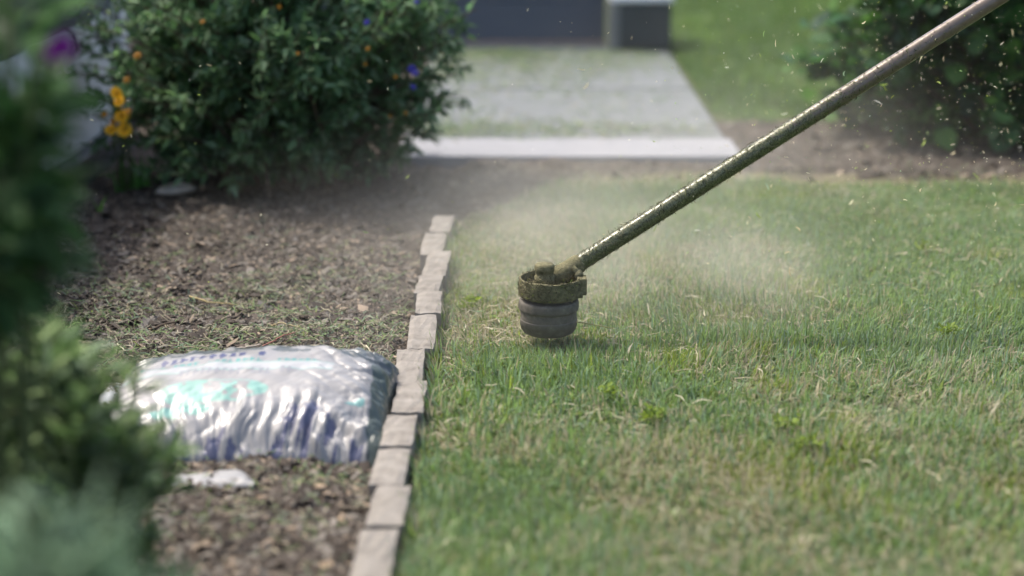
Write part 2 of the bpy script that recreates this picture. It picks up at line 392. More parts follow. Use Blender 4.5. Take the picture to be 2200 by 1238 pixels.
def bed_mulch(name, label, x0, x1, y0, y1, n, nclip, hf, clip_d, pale=.06, big=1.0, keep=None):
    x = rng.uniform(x0, x1, n); y = rng.uniform(y0, y1, n)
    if keep is not None: k = keep(x, y); x, y = x[k], y[k]; n = len(x)
    L = rng.gamma(2.2, .0050, n) * big + .004; w = L * rng.uniform(.2, .6, n)
    V, Q, T, C = chips(x, y, hf(x, y) + rng.uniform(-.002, .004, n), L, w, rng.uniform(.0015, .005, n), rng.uniform(0, 6.28, n), bark_cols(n, pale))
    x = rng.uniform(x0, x1, nclip * 3); y = rng.uniform(y0, y1, nclip * 3); k = rng.random(len(x)) < clip_d(x, y); x, y = x[k], y[k]; m = len(x)
    col = palette(m, .40, .04, rng) * .62
    V2, Q2, C2 = flakes(x, y, hf(x, y) + rng.uniform(.004, .014, m), rng.uniform(.008, .034, m), rng.uniform(.0012, .0026, m), rng.uniform(0, 6.28, m), rng.normal(.05, .22, m), col, .25)
    me = fastmesh(name, np.concatenate([V, V2]), [np.concatenate([Q, Q2 + len(V)]), T], M['bits'], np.concatenate([C, C2]))
    return tag(link(name, me), label, 'mulch', kind='stuff')
bed_mulch('mulch', 'dark bark mulch and scattered grass clippings left of the bricks', -1.30, .25, 1.6, 5.2, 125000, 26000, bed_h,
          lambda x, y: np.clip(1.0 * gauss(x, y, -.5, 3.35, .65, .5) + .5 * gauss(x, y, -.27, 3.1, .09, .35) + .15 * gauss(x, y, -.4, 2.4, .4, .3), 0, 1) * (.25 + 1.1 * (fbm(x * 8, y * 8, 5, 3) > .48)) * (x < -.225), keep=lambda x, y: (x < -.225) | ((y > 4.34) & (x < edge_x(y))))
bed_mulch('mulch', 'dark bark mulch under the hedge on the right', -.14, 2.9, 4.97, 5.95, 15000, 1200, lambda x, y: bed_h(x, y) + .004 - .06 * ((x < .74) & (y > 5.24)), lambda x, y: np.where(y < 5.15, .6, .1) * 1.0 * ((x > .75) | (y < 5.22)), .04, 1.2)
# keep the path clear: the bed strip ends at its front edge (path slabs stand 36 mm higher)

# clippings blown over the path
n = 26000
x = rng.uniform(-.35, .70, n); y = 5.27 + rng.random(n) * 2.6
d = np.clip(.75 * np.exp(-((y - 5.72) / .13) ** 2) + .9 * np.clip((y - 6.7) / 1.0, 0, 1) + .10 * (y > 5.6), 0, 1) * np.clip(.25 + 1.6 * (fbm(x * 5, y * 2.2, 12, 3) - .3), 0, 1) * np.clip(1.2 - np.clip(x - .1, 0, 1) * 1.5, .15, 1)
k = rng.random(n) < d; x, y = x[k], y[k]; n = len(x)
V, Q, C = flakes(x, y, np.full(n, .021), rng.uniform(.015, .045, n), rng.uniform(.003, .006, n), rng.uniform(0, 6.28, n), np.abs(rng.normal(0, .1, n)), palette(n, .10, .1, rng) * .75 + .02, .12)
tag(link('grass_clippings', fastmesh('grass_clippings', V, [Q], M['grass'], C)), 'green grass clippings strewn over the pale path', 'clippings', kind='stuff')

# ------------------------------------------------------------------ leaves and shrubs
def leaf_template(shape='lance', fold=.18, droop=.18):
    prof = {'lance': [(0, .0), (.18, .55), (.42, 1.0), (.72, .62), (1, 0)], 'round': [(0, .0), (.15, .72), (.45, 1.0), (.78, .78), (1, 0)],
            'needle': [(0, .5), (.3, .9), (.6, 1.0), (.85, .7), (1, 0)]}[shape]
    V, F4, F3 = [[0, 0, 0]], [], []
    mid = prof[1:-1]
    for t, w in mid:
        z = -droop * t * t
        V += [[t, -.5 * w, z + fold * .5 * w], [t, 0, z], [t, .5 * w, z + fold * .5 * w]]
    V.append([1, 0, -droop])
    F3 += [[0, 1, 2], [0, 2, 3]]
    for k in range(len(mid) - 1):
        a = 1 + 3 * k; b = a + 3
        F4 += [[a, b, b + 1, a + 1], [a + 1, b + 1, b + 2, a + 2]]
    a = 1 + 3 * (len(mid) - 1); e = len(V) - 1
    F3 += [[a, e, a + 1], [a + 1, e, a + 2]]
    return np.array(V, float), np.array(F4), np.array(F3)
def orient(d, nrm):
    d = d / np.linalg.norm(d, axis=1)[:, None]
    s = np.cross(nrm, d); s /= np.linalg.norm(s, axis=1)[:, None] + 1e-9
    u = np.cross(d, s)
    return np.stack([d, s, u], -1)     # columns
def leaf_mesh(pos, d, nrm, L, w, col, tmpl):
    T, F4, F3 = tmpl; n = len(pos); R = orient(d, nrm)
    loc = T[None] * np.stack([L, w, L], -1)[:, None, :]
    V = np.einsum('nij,nkj->nki', R, loc) + pos[:, None, :]
    k = len(T); o = (np.arange(n) * k)[:, None, None]
    return V.reshape(-1, 3), (o + F4[None]).reshape(-1, 4), (o + F3[None]).reshape(-1, 3), np.repeat(col, k, 0), R
def put_parts(name, idx, pos, R, L, w, col, tmpl, parent, mat, nvar=6):
    """leaves as single objects sharing a few meshes"""
    T, F4, F3 = tmpl; metas = []
    order = np.argsort(col[idx].sum(1)); chunks = np.array_split(np.asarray(idx)[order], nvar)
    for ch in chunks:
        if len(ch) == 0: continue
        c = col[ch].mean(0)
        me = fastmesh(name, T, [F4, F3], mat, np.repeat(c[None], len(T), 0))
        for i in ch:
            o = bpy.data.objects.new(name, me); COL.objects.link(o); o.parent = parent
            m = Matrix.Identity(4)
            A = R[i] @ np.diag([L[i], w[i], L[i]])
            for r in range(3):
                for q in range(3): m[r][q] = A[r, q]
                m[r][3] = pos[i][r] - parent.location[r]
            o.matrix_local = m
def shrub(root, c, r, nstem, nleaf_per, L0, w0, shape, cols, stem_mat, nparts=0, zmin=.05, base_spread=.08, side=4, leafmin=None, mat='leaf', droop=.18, shell=.35, updir=.35, jitter=.03, stem_r=.006):
    base = np.array(root.location); c = np.array(c); r = np.array(r)
    tubes, pos, dr, dep = [], [], [], []
    for k in range(nstem):
        while True:
            v = rng.normal(size=3); v /= np.linalg.norm(v)
            e = c + r * v * (1 - shell * rng.random() ** 1.6)
            if e[2] > zmin: break
        b = base + np.array([rng.normal(0, base_spread), rng.normal(0, base_spread), -.01])
        mid = b * .5 + e * .5 + np.array([0, 0, .22 * np.linalg.norm(e - b)]) * (1 if e[2] > .2 else .7)
        t = np.linspace(0, 1, 7)[:, None]
        pts = (1 - t) ** 2 * b + 2 * t * (1 - t) * mid + t ** 2 * e
        tubes.append(tube(pts, np.linspace(stem_r, .0015, 7), 5, False))
        tips = [(pts, .35)]
        for s in range(side):
            t0 = rng.uniform(.35, .85); i = t0 * 6; a = pts[int(i)] * (1 - i % 1) + pts[min(6, int(i) + 1)] * (i % 1)
            dv = rng.normal(size=3) * .8 + (a - c) / r * .8 + np.array([0, 0, updir]); dv /= np.linalg.norm(dv)
            ln = rng.uniform(.05, .13) * (r.mean() / .5)
            q = a + dv * ln * np.linspace(0, 1, 4)[:, None] + np.array([0, 0, .12 * ln]) * (np.linspace(0, 1, 4) ** 2)[:, None]
            tubes.append(tube(q, np.linspace(.0025, .0012, 4), 4, False)); tips.append((q, .1))
        for q, t0 in tips:
            m = nleaf_per; tt = rng.uniform(t0, 1.0, m) ** .8
            i = tt * (len(q) - 1); i0 = np.clip(i.astype(int), 0, len(q) - 2); f = (i - i0)[:, None]
            p = q[i0] * (1 - f) + q[i0 + 1] * f; tg = q[i0 + 1] - q[i0]; tg /= np.linalg.norm(tg, axis=1)[:, None]
            rd = rng.normal(size=(m, 3)); rd -= tg * (rd * tg).sum(1)[:, None]; rd /= np.linalg.norm(rd, axis=1)[:, None]
            pos.append(p + rng.normal(0, jitter * .1, (m, 3))); dr.append(rd + tg * .75 + np.array([0, 0, updir * .3]))
    pos = np.concatenate(pos); dr = np.concatenate(dr)
    ok = pos[:, 2] > (zmin * .6 if leafmin is None else leafmin); pos, dr = pos[ok], dr[ok]; n = len(pos)
    nrm = np.array([0, 0, 1.]) + rng.normal(0, .45, (n, 3)); L = L0 * rng.uniform(.55, 1.2, n); w = w0 * L / L0 * rng.uniform(.8, 1.2, n)
    t = rng.random((n, 1)); cols = np.asarray(cols); col = cols[rng.integers(0, len(cols), n)] * (.7 + .6 * t)
    tm = leaf_template(shape, .2, droop)
    V, F4, F3, C, R = leaf_mesh(pos, dr, nrm, L, w, col, tm)
    v, f = merge(tubes)
    link('stems', fastmesh('stems', v, f, stem_mat, smooth=True), root)
    if nparts:
        outer = (((pos - c) / r) ** 2).sum(1) ** .5
        score = outer - 1.2 * (pos[:, 1] - c[1]) / r[1] + .25 * rng.random(n) + (-1e3) * (np.abs(pos[:, 2] - .3) > .35)
        idx = np.argsort(-score)[:nparts]
        put_parts('leaf', idx, pos, R, L, w, col, tm, root, M['leaf'])
        keep = np.ones(n, bool); keep[idx] = False
        V, F4, F3, C, _ = leaf_mesh(pos[keep], dr[keep], nrm[keep], L[keep], w[keep], col[keep], tm)
    o = link('foliage', fastmesh('foliage', V, [F4, F3], M[mat], C), root); o['kind'] = 'stuff'
    return pos, dr

# flowering shrub in the bed
b = np.array([-.66, 4.95, 0])
bush = empty('flowering_shrub', b, 'large rounded dark green shrub with blue and yellow blooms beside the path', 'shrub')
pos, dr = shrub(bush, (-.71, 4.98, .49), (.63, .52, .57), 320, 20, .043, .0155, 'lance',
                [(.10, .185, .075), (.14, .235, .105), (.21, .30, .185), (.115, .205, .105)], M['bark'], 280, .06, .07, 4)
# pale bud clusters at the shoot tips
n = 240; top = np.argsort(-(pos[:, 2] - .35 * pos[:, 0] - .5 * (pos[:, 1] - 4.98) + .3 * np.abs(pos[:, 0] + .66) + .5 * rng.random(len(pos))))[:n * 5:5]
bp = np.repeat(pos[top], 9, 0) + rng.normal(0, .009, (len(top) * 9, 3)); m = len(bp)
tm = leaf_template('round', .5, .1)
V, F4, F3, C, _ = leaf_mesh(bp, rng.normal(size=(m, 3)) + np.array([0, 0, 1.2]), rng.normal(size=(m, 3)), np.full(m, .011), np.full(m, .008), np.array([.30, .38, .25]) * rng.uniform(.7, 1.3, (m, 1)), tm)
o = link('flower_buds', fastmesh('flower_buds', V, [F4, F3], M['leaf'], C), bush); o['kind'] = 'stuff'

def flower_mesh(name, col, ctr, npet, rad, pw):
    T, F4, F3 = leaf_template('round', .1, .12); Vs, f4, f3, Cs = [], [], [], []; k = 0
    for i in range(npet):
        a = i / npet * 2 * math.pi; ca, sa = math.cos(a), math.sin(a)
        v = T * np.array([rad, pw, rad]); v = np.stack([v[:, 0] * ca - v[:, 1] * sa, v[:, 0] * sa + v[:, 1] * ca, v[:, 2] + .001], -1)
        Vs.append(v); f4.append(F4 + k); f3.append(F3 + k); k += len(T); Cs.append(np.repeat(np.array([col]), len(T), 0) * (.85 + .3 * rng.random()))
    v, f = lathe([(0, .004), (rad * .16, .0035), (rad * .22, .001), (rad * .22, -.002)], (0, 0, .001), 10)
    Vs.append(v); f4.append(f[0] + k); Cs.append(np.repeat(np.array([ctr]), len(v), 0))
    return fastmesh(name, np.concatenate(Vs), [np.concatenate(f4), np.concatenate(f3)], M['leaf'], np.concatenate(Cs))
FY = flower_mesh('flower', (.85, .50, .03), (.45, .22, .01), 8, .017, .013)
FO = flower_mesh('flower', (.42, .21, .03), (.3, .12, .01), 8, .010, .008)
FB = flower_mesh('flower', (.04, .04, .28), (.2, .2, .5), 6, .015, .010)
FP = flower_mesh('flower', (.16, .012, .20), (.1, .02, .12), 9, .03, .022)
def flower(me, p, parent, face=(0, -1, .5), s=1.0):
    o = bpy.data.objects.new('flower', me); COL.objects.link(o); o.parent = parent
    q = Vector(face).normalized().to_track_quat('Z', 'Y')
    o.matrix_local = Matrix.Translation(Vector(p) - Vector(parent.location)) @ q.to_matrix().to_4x4() @ Matrix.Scale(s, 4)
    return o
for (px, py, yy, s) in ((435, 47, 4.50, .75), (640, 115, 4.44, .55), (600, 14, 4.48, .6), (790, 105, 4.52, .75), (785, 138, 4.5, .55), (850, 165, 4.56, .7), (838, 250, 4.6, .55), (872, 243, 4.62, .65)):
    flower(FO, P(px, py, yy), bush, (rng.normal(0, .6), -1, rng.normal(.5, .4)), s)['label'] = 'small orange yellow flower'
for (px, py, yy, s) in ((885, 148, 4.58, .9), (892, 157, 4.57, .8), (888, 187, 4.58, .7), (788, 48, 4.5, .7), (895, 4, 4.6, .6)):
    flower(FB, P(px, py, yy), bush, (rng.normal(.2, .5), -1, rng.normal(.4, .4)), s)['label'] = 'violet blue flower'
# yellow flowers at the left flank
yb = np.array([-1.13, 4.80, 0]); yp = empty('yellow_flower_plant', yb, 'yellow daisy like flowers on thin stems between shrub and white wall', 'flowers')
tubes = []
for (px, py, s, me) in ((262, 250, 1.25, FY), (267, 279, 1.3, FY), (238, 279, 1.0, FY), (224, 246, .9, FO), (250, 200, 1.1, FY), (256, 218, 1.0, FY), (275, 240, .9, FO), (295, 120, 1.1, FO), (272, 172, 1.0, FO), (243, 262, .9, FO)):
    p = P(px, py, 4.60 + rng.uniform(-.04, .04)); flower(me, p, yp, (rng.normal(0, .3), -1, .7), s * 1.1)
    t = np.linspace(0, 1, 6)[:, None]; tubes.append(tube((1 - t) * (yb + rng.normal(0, .02, 3) * [1, 1, 0]) + t * (p + np.array([0, .004, -.004])) + np.array([0, 0, .05]) * t * (1 - t), .0016, 4, False))
v, f = merge(tubes); link('stems', fastmesh('stems', v, f, M['greenstem']), yp)
n = 90; p = np.stack([rng.normal(-1.13, .06, n), rng.normal(4.80, .05, n), rng.uniform(.03, .38, n)], -1)
V, F4, F3, C, _ = leaf_mesh(p, rng.normal(size=(n, 3)) + [0, 0, .6], rng.normal(size=(n, 3)) + [0, 0, 1], rng.uniform(.03, .05, n), rng.uniform(.008, .012, n), np.array([.06, .13, .04]) * rng.uniform(.7, 1.3, (n, 1)), leaf_template('lance'))
link('foliage', fastmesh('foliage', V, [F4, F3], M['leaf'], C), yp)['kind'] = 'stuff'

# broad-leaved hedge on the right
hedge = empty('broadleaf_hedge', (1.78, 5.80, 0), 'dark broad leaved hedge in mulch at the right edge', 'hedge')
shrub(hedge, (1.80, 5.76, .40), (.92, .48, .76), 230, 10, .085, .062, 'round', [(.035, .09, .028), (.055, .14, .04), (.055, .11, .065), (.09, .19, .045)], M['bark'], 180, .06, .15, 3, stem_r=.009)

# foreground plants on the left
fp = empty('purple_flower_plant', (-.62, 1.75, 0), 'tall dark leafy plant with a purple flower at the left edge', 'plant')
shrub(fp, (-.615, 1.72, .78), (.165, .20, .26), 46, 8, .07, .028, 'lance', [(.04, .09, .03), (.06, .12, .04), (.085, .15, .07)], M['greenstem'], 60, .5, .05, 3, leafmin=.54, droop=.3, stem_r=.004)
flower(FP, P(132, 100, 1.62), fp, (.2, -1, .3), .45); flower(FP, P(112, 112, 1.62), fp, (-.3, -1, .5), .35)
ft = empty('feathery_shrub', (-.60, 2.05, 0), 'fine leaved feathery green shrub in front of the bag, left edge', 'shrub')
shrub(ft, (-.62, 2.05, .235), (.18, .17, .20), 90, 11, .05, .0045, 'needle', [(.145, .22, .095), (.11, .18, .075), (.23, .30, .16), (.20, .26, .18)], M['greenstem'], 0, .02, .06, 3, droop=.1, updir=1.2, stem_r=.0025, mat='thin_leaf')
sv = empty('silvery_shrub', (-.36, 1.14, 0), 'blurred grey green leafy shrub in the bottom left corner', 'shrub')
shrub(sv, (-.335, 1.14, .37), (.125, .12, .205), 110, 12, .05, .010, 'lance', [(.15, .23, .15), (.12, .19, .12), (.19, .27, .19)], M['greenstem'], 0, .02, .06, 3, droop=.1, updir=1.0, stem_r=.0025, mat='thin_leaf')

# ------------------------------------------------------------------ low wall on the left, house front
lw = empty('low_boarded_wall', (-1.42, 4.0, 0), 'low white and grey boarded wall behind the flower bed on the left', 'wall')
box('plinth', (-1.50, .8, -.05), (-1.275, 5.68, .075), M['plinth'], lw, .012)
box('base_board', (-1.46, .8, .0752), (-1.325, 5.60, .34), M['whitepaint'], lw, .004)
box('board', (-1.455, .8, .3405), (-1.329, 5.60, .4385), M['whitepaint'], lw, .004)
for k in range(1, 3):
    box('board', (-1.45, .8, .3405 + .1 * k), (-1.333, 5.60, .4385 + .1 * k), M['greyboard'], lw, .004)
box('corner_post', (-1.48, 5.602, .0752), (-1.30, 5.70, .66), M['whitepaint'], lw, .005)
box('capping', (-1.49, .8, .6385), (-1.31, 5.6, .665), M['whitepaint'], lw, .004)
for k in range(3):
    box('post', (-1.47, 1.3 + 1.45 * k, .0755), (-1.312, 1.38 + 1.45 * k, .638), M['whitepaint'], lw, .004)

hs = empty('slate_blue_wall', (.0, 8.2, 0), 'slate blue panelled wall at the far end of the path', 'wall')
box('footing', (-2.2, 8.14, -.05), (.455, 8.40, .022), M['brownstone'], hs, .006)
for k in range(4):
    box('board', (-2.2, 8.16, .0225 + .19 * k), (.452, 8.36, .0225 + .19 * (k + 1) - .003), M['slate'], hs, .004)
box('capping', (-2.2, 8.14, .7825), (.455, 8.38, .815), M['whitepaint'], hs, .004)
pr = empty('capped_block', (.62, 7.98, 0), 'slate coloured block with white cap where the path ends', 'block')
bm = bmesh.new(); box_bm(bm, (.505, 7.83, .02), (.742, 8.20, .232), .018, 3); link('block', bmesh_mesh('block', bm, M['slateblock']), pr)
box('side_slab', (.462, 7.835, .02), (.5045, 8.2, .236), M['concrete'], pr, .004)
box('cap', (.455, 7.822, .2365), (.752, 8.21, .272), M['whitepaint'], pr, .01, 3)

# ------------------------------------------------------------------ string trimmer
HX, HY = .0752, 3.30
tr = empty('string_trimmer', (HX, HY, .03), 'grass caked string trimmer cutting along the brick edge', 'string trimmer')
c = (HX, HY, 0)
v, f = lathe([(0, .028), (.030, .028), (.044, .0295), (.052, .0335), (.0565, .040), (.0582, .047), (.0585, .0472), (.0585, .0600), (.0585, .0604), (.0572, .0610), (.0572, .0632), (.0576, .0638), (.0576, .0642), (.0574, .0785), (.0574, .0790), (.0590, .0796), (.0608, .0808), (.0616, .0830), (.0620, .0870), (.0619, .0950), (.0610, .0985), (.0590, .1008), (.0586, .1010), (.052, .1025), (.0515, .1028), (.049, .104), (.049, .1044), (.049, .1085), (0, .1085)], c, 64)
link('spool_head', fastmesh('spool_head', v, f, M['spool'], smooth=True), tr)
prof = [(.049, .1088), (.0605, .1088), (.0632, .1105), (.0640, .114), (.0645, .130), (.0642, .1455), (.0630, .1475), (.0605, .1478), (.0590, .146), (.0585, .132), (.030, .128), (0, .128)]
v, f = lathe(prof, (HX + .003, HY, 0), 96)
ang = np.arctan2(v[:, 1] - HY, v[:, 0] - HX); rr = 1 + .018 * (fbm(ang * 9 + 40, v[:, 2] * 160, 4, 3) - .4); v[:, 0] = HX + (v[:, 0] - HX) * rr; v[:, 1] = HY + (v[:, 1] - HY) * rr
v[:, 2] += .004 * (fbm(ang * 7 + 9, v[:, 2] * 0, 14, 3) - .5) * (v[:, 2] > .14)
ring = link('guard_ring', fastmesh('guard_ring', v, f, M['caked'], smooth=True), tr)
gx, gy = HX - .009, HY - .002
v, f = lathe([(.0, .120), (.0205, .120), (.0205, .150), (.0185, .152), (.0185, .160), (.0205, .162), (.0205, .172), (.018, .176), (.006, .1775), (0, .1775)], (gx, gy, 0), 28)
link('gearbox', fastmesh('gearbox', v, f, M['caked'], smooth=True), tr)
A = W(1186, 603, 3.445); B = W(2130, 4, 3.44); D = B - A; Ls = np.linalg.norm(D); D /= Ls
msh, t_, p_ = newmat('shaft_paint'); N, Lk = t_.nodes, t_.links
gm = N.new('ShaderNodeNewGeometry'); dp = N.new('ShaderNodeVectorMath'); dp.operation = 'DOT_PRODUCT'; dp.inputs[1].default_value = tuple(D)
sb = N.new('ShaderNodeVectorMath'); sb.operation = 'SUBTRACT'; sb.inputs[1].default_value = tuple(A); Lk.new(gm.outputs['Position'], sb.inputs[0]); Lk.new(sb.outputs[0], dp.inputs[0])
nz = N.new('ShaderNodeTexNoise'); nz.inputs['Scale'].default_value = 60; nz.inputs['Detail'].default_value = 8; nz.inputs['Roughness'].default_value = .75; Lk.new(gm.outputs['Position'], nz.inputs['Vector'])
mr = N.new('ShaderNodeMapRange'); mr.inputs['From Min'].default_value = .35; mr.inputs['From Max'].default_value = .95; mr.inputs['To Min'].default_value = .32; mr.inputs['To Max'].default_value = -.22; Lk.new(dp.outputs['Value'], mr.inputs['Value'])
ad = N.new('ShaderNodeMath'); ad.operation = 'ADD'; Lk.new(mr.outputs[0], ad.inputs[0]); Lk.new(nz.outputs[0], ad.inputs[1])
cl = N.new('ShaderNodeMapRange'); cl.inputs['From Min'].default_value = .44; cl.inputs['From Max'].default_value = .62; Lk.new(ad.outputs[0], cl.inputs['Value'])
n3 = N.new('ShaderNodeTexNoise'); n3.inputs['Scale'].default_value = 260; n3.inputs['Detail'].default_value = 5; Lk.new(gm.outputs['Position'], n3.inputs['Vector'])
cr = N.new('ShaderNodeValToRGB'); cr.color_ramp.elements[0].position = .32; cr.color_ramp.elements[0].color = (.032, .040, .015, 1); cr.color_ramp.elements[1].position = .7; cr.color_ramp.elements[1].color = (.155, .16, .075, 1); Lk.new(n3.outputs[0], cr.inputs[0])
cr2 = N.new('ShaderNodeValToRGB'); cr2.color_ramp.elements[0].position = .3; cr2.color_ramp.elements[0].color = (.10, .075, .055, 1); cr2.color_ramp.elements[1].position = .7; cr2.color_ramp.elements[1].color = (.17, .13, .10, 1); Lk.new(nz.outputs[0], cr2.inputs[0])
mx = N.new('ShaderNodeMix'); mx.data_type = 'RGBA'; Lk.new(cl.outputs[0], mx.inputs[0]); Lk.new(cr2.outputs[0], mx.inputs[6]); Lk.new(cr.outputs[0], mx.inputs[7]); Lk.new(mx.outputs[2], p_.inputs['Base Color'])
rm = N.new('ShaderNodeMapRange'); rm.inputs['To Min'].default_value = .28; rm.inputs['To Max'].default_value = .45; Lk.new(cl.outputs[0], rm.inputs['Value']); Lk.new(rm.outputs[0], p_.inputs['Roughness'])
p_.inputs['Metallic'].default_value = .15; p_.inputs['Coat Weight'].default_value = .35; p_.inputs['Coat Roughness'].default_value = .22
bp_ = N.new('ShaderNodeBump'); bp_.inputs['Strength'].default_value = .3; bp_.inputs['Distance'].default_value = .0015; Lk.new(n3.outputs[0], bp_.inputs['Height']); Lk.new(bp_.outputs[0], p_.inputs['Normal'])
t = np.linspace(.02, 1.75, 60)[:, None]
v, f = tube(A + D * t, .0172, 32); link('shaft', fastmesh('shaft', v, f, msh, smooth=True), tr)
t = np.array([0, .008, .02, .06, .068, .072])[:, None]
v, f = tube(A + D * t, [.017, .0205, .0215, .0205, .0195, .0175], 24); sleeve = link('clamp_sleeve', fastmesh('clamp_sleeve', v, f, M['caked'], smooth=True), tr)
q = W(1243, 587, 3.43); v, f = merge([tube(q + np.array([[0, .012, .004], [0, -.014, -.004]]), .0085, 14), tube(q + np.array([[-.014, 0, .012], [.004, 0, -.004]]), .0075, 10)])
link('clamp_bolt', fastmesh('clamp_bolt', v, f, M['caked']), sleeve)
bm = bmesh.new(); box_bm(bm, (HX + .057, HY - .022, .114), (HX + .077, HY + .014, .149), .003); box_bm(bm, (HX + .052, HY - .026, .1095), (HX + .069, HY - .002, .122), .002)
link('guard_bracket', bmesh_mesh('guard_bracket', bm, M['caked']), ring)
pts = np.array([[HX + .055, HY - .01, .055], [HX + .075, HY - .012, .053], [HX + .10, HY - .02, .050], [HX + .13, HY - .034, .049]]); v, f = tube(pts, .0012, 6)
link('cutting_line', fastmesh('cutting_line', v, f, M['line'], smooth=True), tr)
v, f = tube(A + D * np.array([1.30, 1.31, 1.46, 1.47])[:, None], [.017, .021, .021, .017], 20); link('grip', fastmesh('grip', v, f, M['spool'], smooth=True), tr)
# clippings stuck to shaft and ring
n = 4200; tt = rng.beta(1.0, 1.7, n) * 1.0; th = rng.uniform(0, 2 * math.pi, n); d0, u0, v0 = frame_from(D)
radial = np.cos(th)[:, None] * u0 + np.sin(th)[:, None] * v0
pos = A + D * tt[:, None] + radial * .0174; tang = np.cross(d0, radial)
dirs = tang * rng.normal(0, 1, (n, 1)) + D * rng.normal(0, .7, (n, 1)) + radial * np.abs(rng.normal(0, .16, (n, 1)))
Ls2 = rng.uniform(.003, .011, n); k = rng.random(n) < .05; Ls2[k] *= 2.0
cc = np.array([.09, .098, .040]) * rng.uniform(.35, 1.5, (n, 1)); k = rng.random(n) < .22; cc[k] = np.array([.22, .20, .12]) * rng.uniform(.7, 1.2, (int(k.sum()), 1))
tm = leaf_template('needle', .1, .25)
V, F4, F3, C, _ = leaf_mesh(pos, dirs, radial + rng.normal(0, .2, (n, 3)), Ls2, rng.uniform(.0007, .0016, n), cc, tm)
n = 1500; th = rng.uniform(0, 2 * math.pi, n); zz = rng.uniform(.112, .149, n); radial = np.stack([np.cos(th), np.sin(th), 0 * th], -1)
pos = np.array([HX + .003, HY, 0]) + radial * .0648 + np.array([0, 0, 1.]) * zz[:, None]; tang = np.stack([-np.sin(th), np.cos(th), 0 * th], -1)
onlip = rng.random(n) < .4; pos[onlip] = (np.array([HX + .003, HY, 0]) + radial * rng.uniform(.03, .064, (n, 1)) + np.array([0, 0, 1.]) * rng.uniform(.134, .149, (n, 1)))[onlip]
dirs = tang * rng.normal(0, 1, (n, 1)) + np.array([0, 0, 1.]) * rng.normal(0, .5, (n, 1)) + radial * np.abs(rng.normal(0, .1, (n, 1)))
cc = np.array([.12, .105, .06]) * rng.uniform(.5, 1.4, (n, 1)); k = rng.random(n) < .05; cc[k] = np.array([.26, .30, .06])
V2, G4, G3, C2, _ = leaf_mesh(pos, dirs, radial + rng.normal(0, .2, (n, 3)), rng.uniform(.003, .014, n), rng.uniform(.0007, .0018, n), cc, tm)
o = link('stuck_clippings', fastmesh('stuck_clippings', np.concatenate([V, V2]), [np.concatenate([F4, G4 + len(V)]), np.concatenate([F3, G3 + len(V)])], M['bits'], np.concatenate([C, C2])), tr); o['kind'] = 'stuff'

# ------------------------------------------------------------------ bag of mulch
M['bag'] = col_mat('printed_plastic_film', .36, .45, coat=.15)
bagc = np.array([-.468, 2.825, 0])
bag = empty('mulch_bag', bagc, 'plump white plastic mulch bag with teal and navy print on the bed', 'bag')
nu, nv = 240, 170
U, Vv = np.meshgrid(np.linspace(-1, 1, nu), np.linspace(-1, 1, nv))
def bag_surface(U, Vv, topside=True):
    a, b_, H = .272, .21, .114
    sv = np.where(Vv < .42, (.42 - Vv) / 1.42, (Vv - .42) / .58); e = np.clip(1 - np.abs(U) ** 3.2, 0, 1) ** .5 * np.clip(1 - sv ** 2.1, 0, 1) ** .62
    X = a * U * (1 - .07 * (1 - Vv ** 2) * np.abs(U) ** 3); Y = b_ * Vv * (1 - .08 * (1 - U ** 2) * np.abs(Vv) ** 3) + .012 * U
    wob = fbm(U * 2.2 + 7, Vv * 2 + 3, 61, 3) - .5
    Z = H * e * (1 + .30 * wob)
    ef = np.clip((-Vv - .18) / .7, 0, 1) ** 1.3 * (.45 + .9 * fbm(U * 2.3 + 4, Vv * 0, 67, 2)); eb = np.clip((Vv - .3) / .7, 0, 1); er = np.clip((np.abs(U) - .55) / .45, 0, 1)
    wu = U + .16 * (fbm(U * 2.5, Vv * 2.5, 64, 2) - .5) + .25 * U * np.abs(Vv); w1 = np.abs(fbm(wu * 7 + .8 * Vv, Vv * 1.6, 62, 4) - .5) * (.4 + 1.3 * fbm(U * 3, Vv * 2, 65, 2)); w2 = np.abs(fbm(U * 1.3, Vv * 8 - U * 3, 63, 3) - .5); w3 = np.abs(fbm(U * 5 - Vv * 5, U * 2 + Vv * 2, 66, 3) - .5)
    dg = np.abs(fbm((U + Vv) * 5, (U - Vv) * 1.2, 69, 3) - .5) * np.clip((U - .25) / .5, 0, 1); wr = (.05 * dg + .052 * w1 * ef + .03 * w1 * eb + .045 * w2 * er + .010 * w3)
    taper = np.clip((1 - np.abs(Vv)) / .1, .25, 1) * np.clip((1 - np.abs(U)) / .06, .3, 1)
    Z = Z + (wr - .012 * ef) * taper
    Y = Y - .012 * (w1 - .2) * ef
    if not topside: Z = np.minimum(Z * 0 + .002, Z)
    return np.stack([X, Y, np.maximum(Z, .001) - .004], -1)
Pt = bag_surface(U, Vv); Pb = Pt.copy(); Pb[..., 2] = -.015
Vb = np.concatenate([Pt.reshape(-1, 3), Pb.reshape(-1, 3)]) + bagc
i = np.arange(nu * nv).reshape(nv, nu); Q = np.stack([i[:-1, :-1], i[:-1, 1:], i[1:, 1:], i[1:, :-1]], -1).reshape(-1, 4); nb = nu * nv
rim = np.concatenate([i[0], i[1:, -1], i[-1, ::-1][1:], i[::-1, 0][1:-1]]); rn = np.roll(rim, -1)
Q = np.concatenate([Q, Q[:, ::-1] + nb, np.stack([rim + nb, rn + nb, rn, rim], -1)])
base = np.array([.265, .262, .26]); navy = np.array([.04, .05, .13]); teal = np.array([.05, .24, .23]); mint = np.array([.20, .38, .33]); grey = np.array([.42, .43, .47])
colb = np.repeat(base[None], nu * nv, 0).reshape(nv, nu, 3)
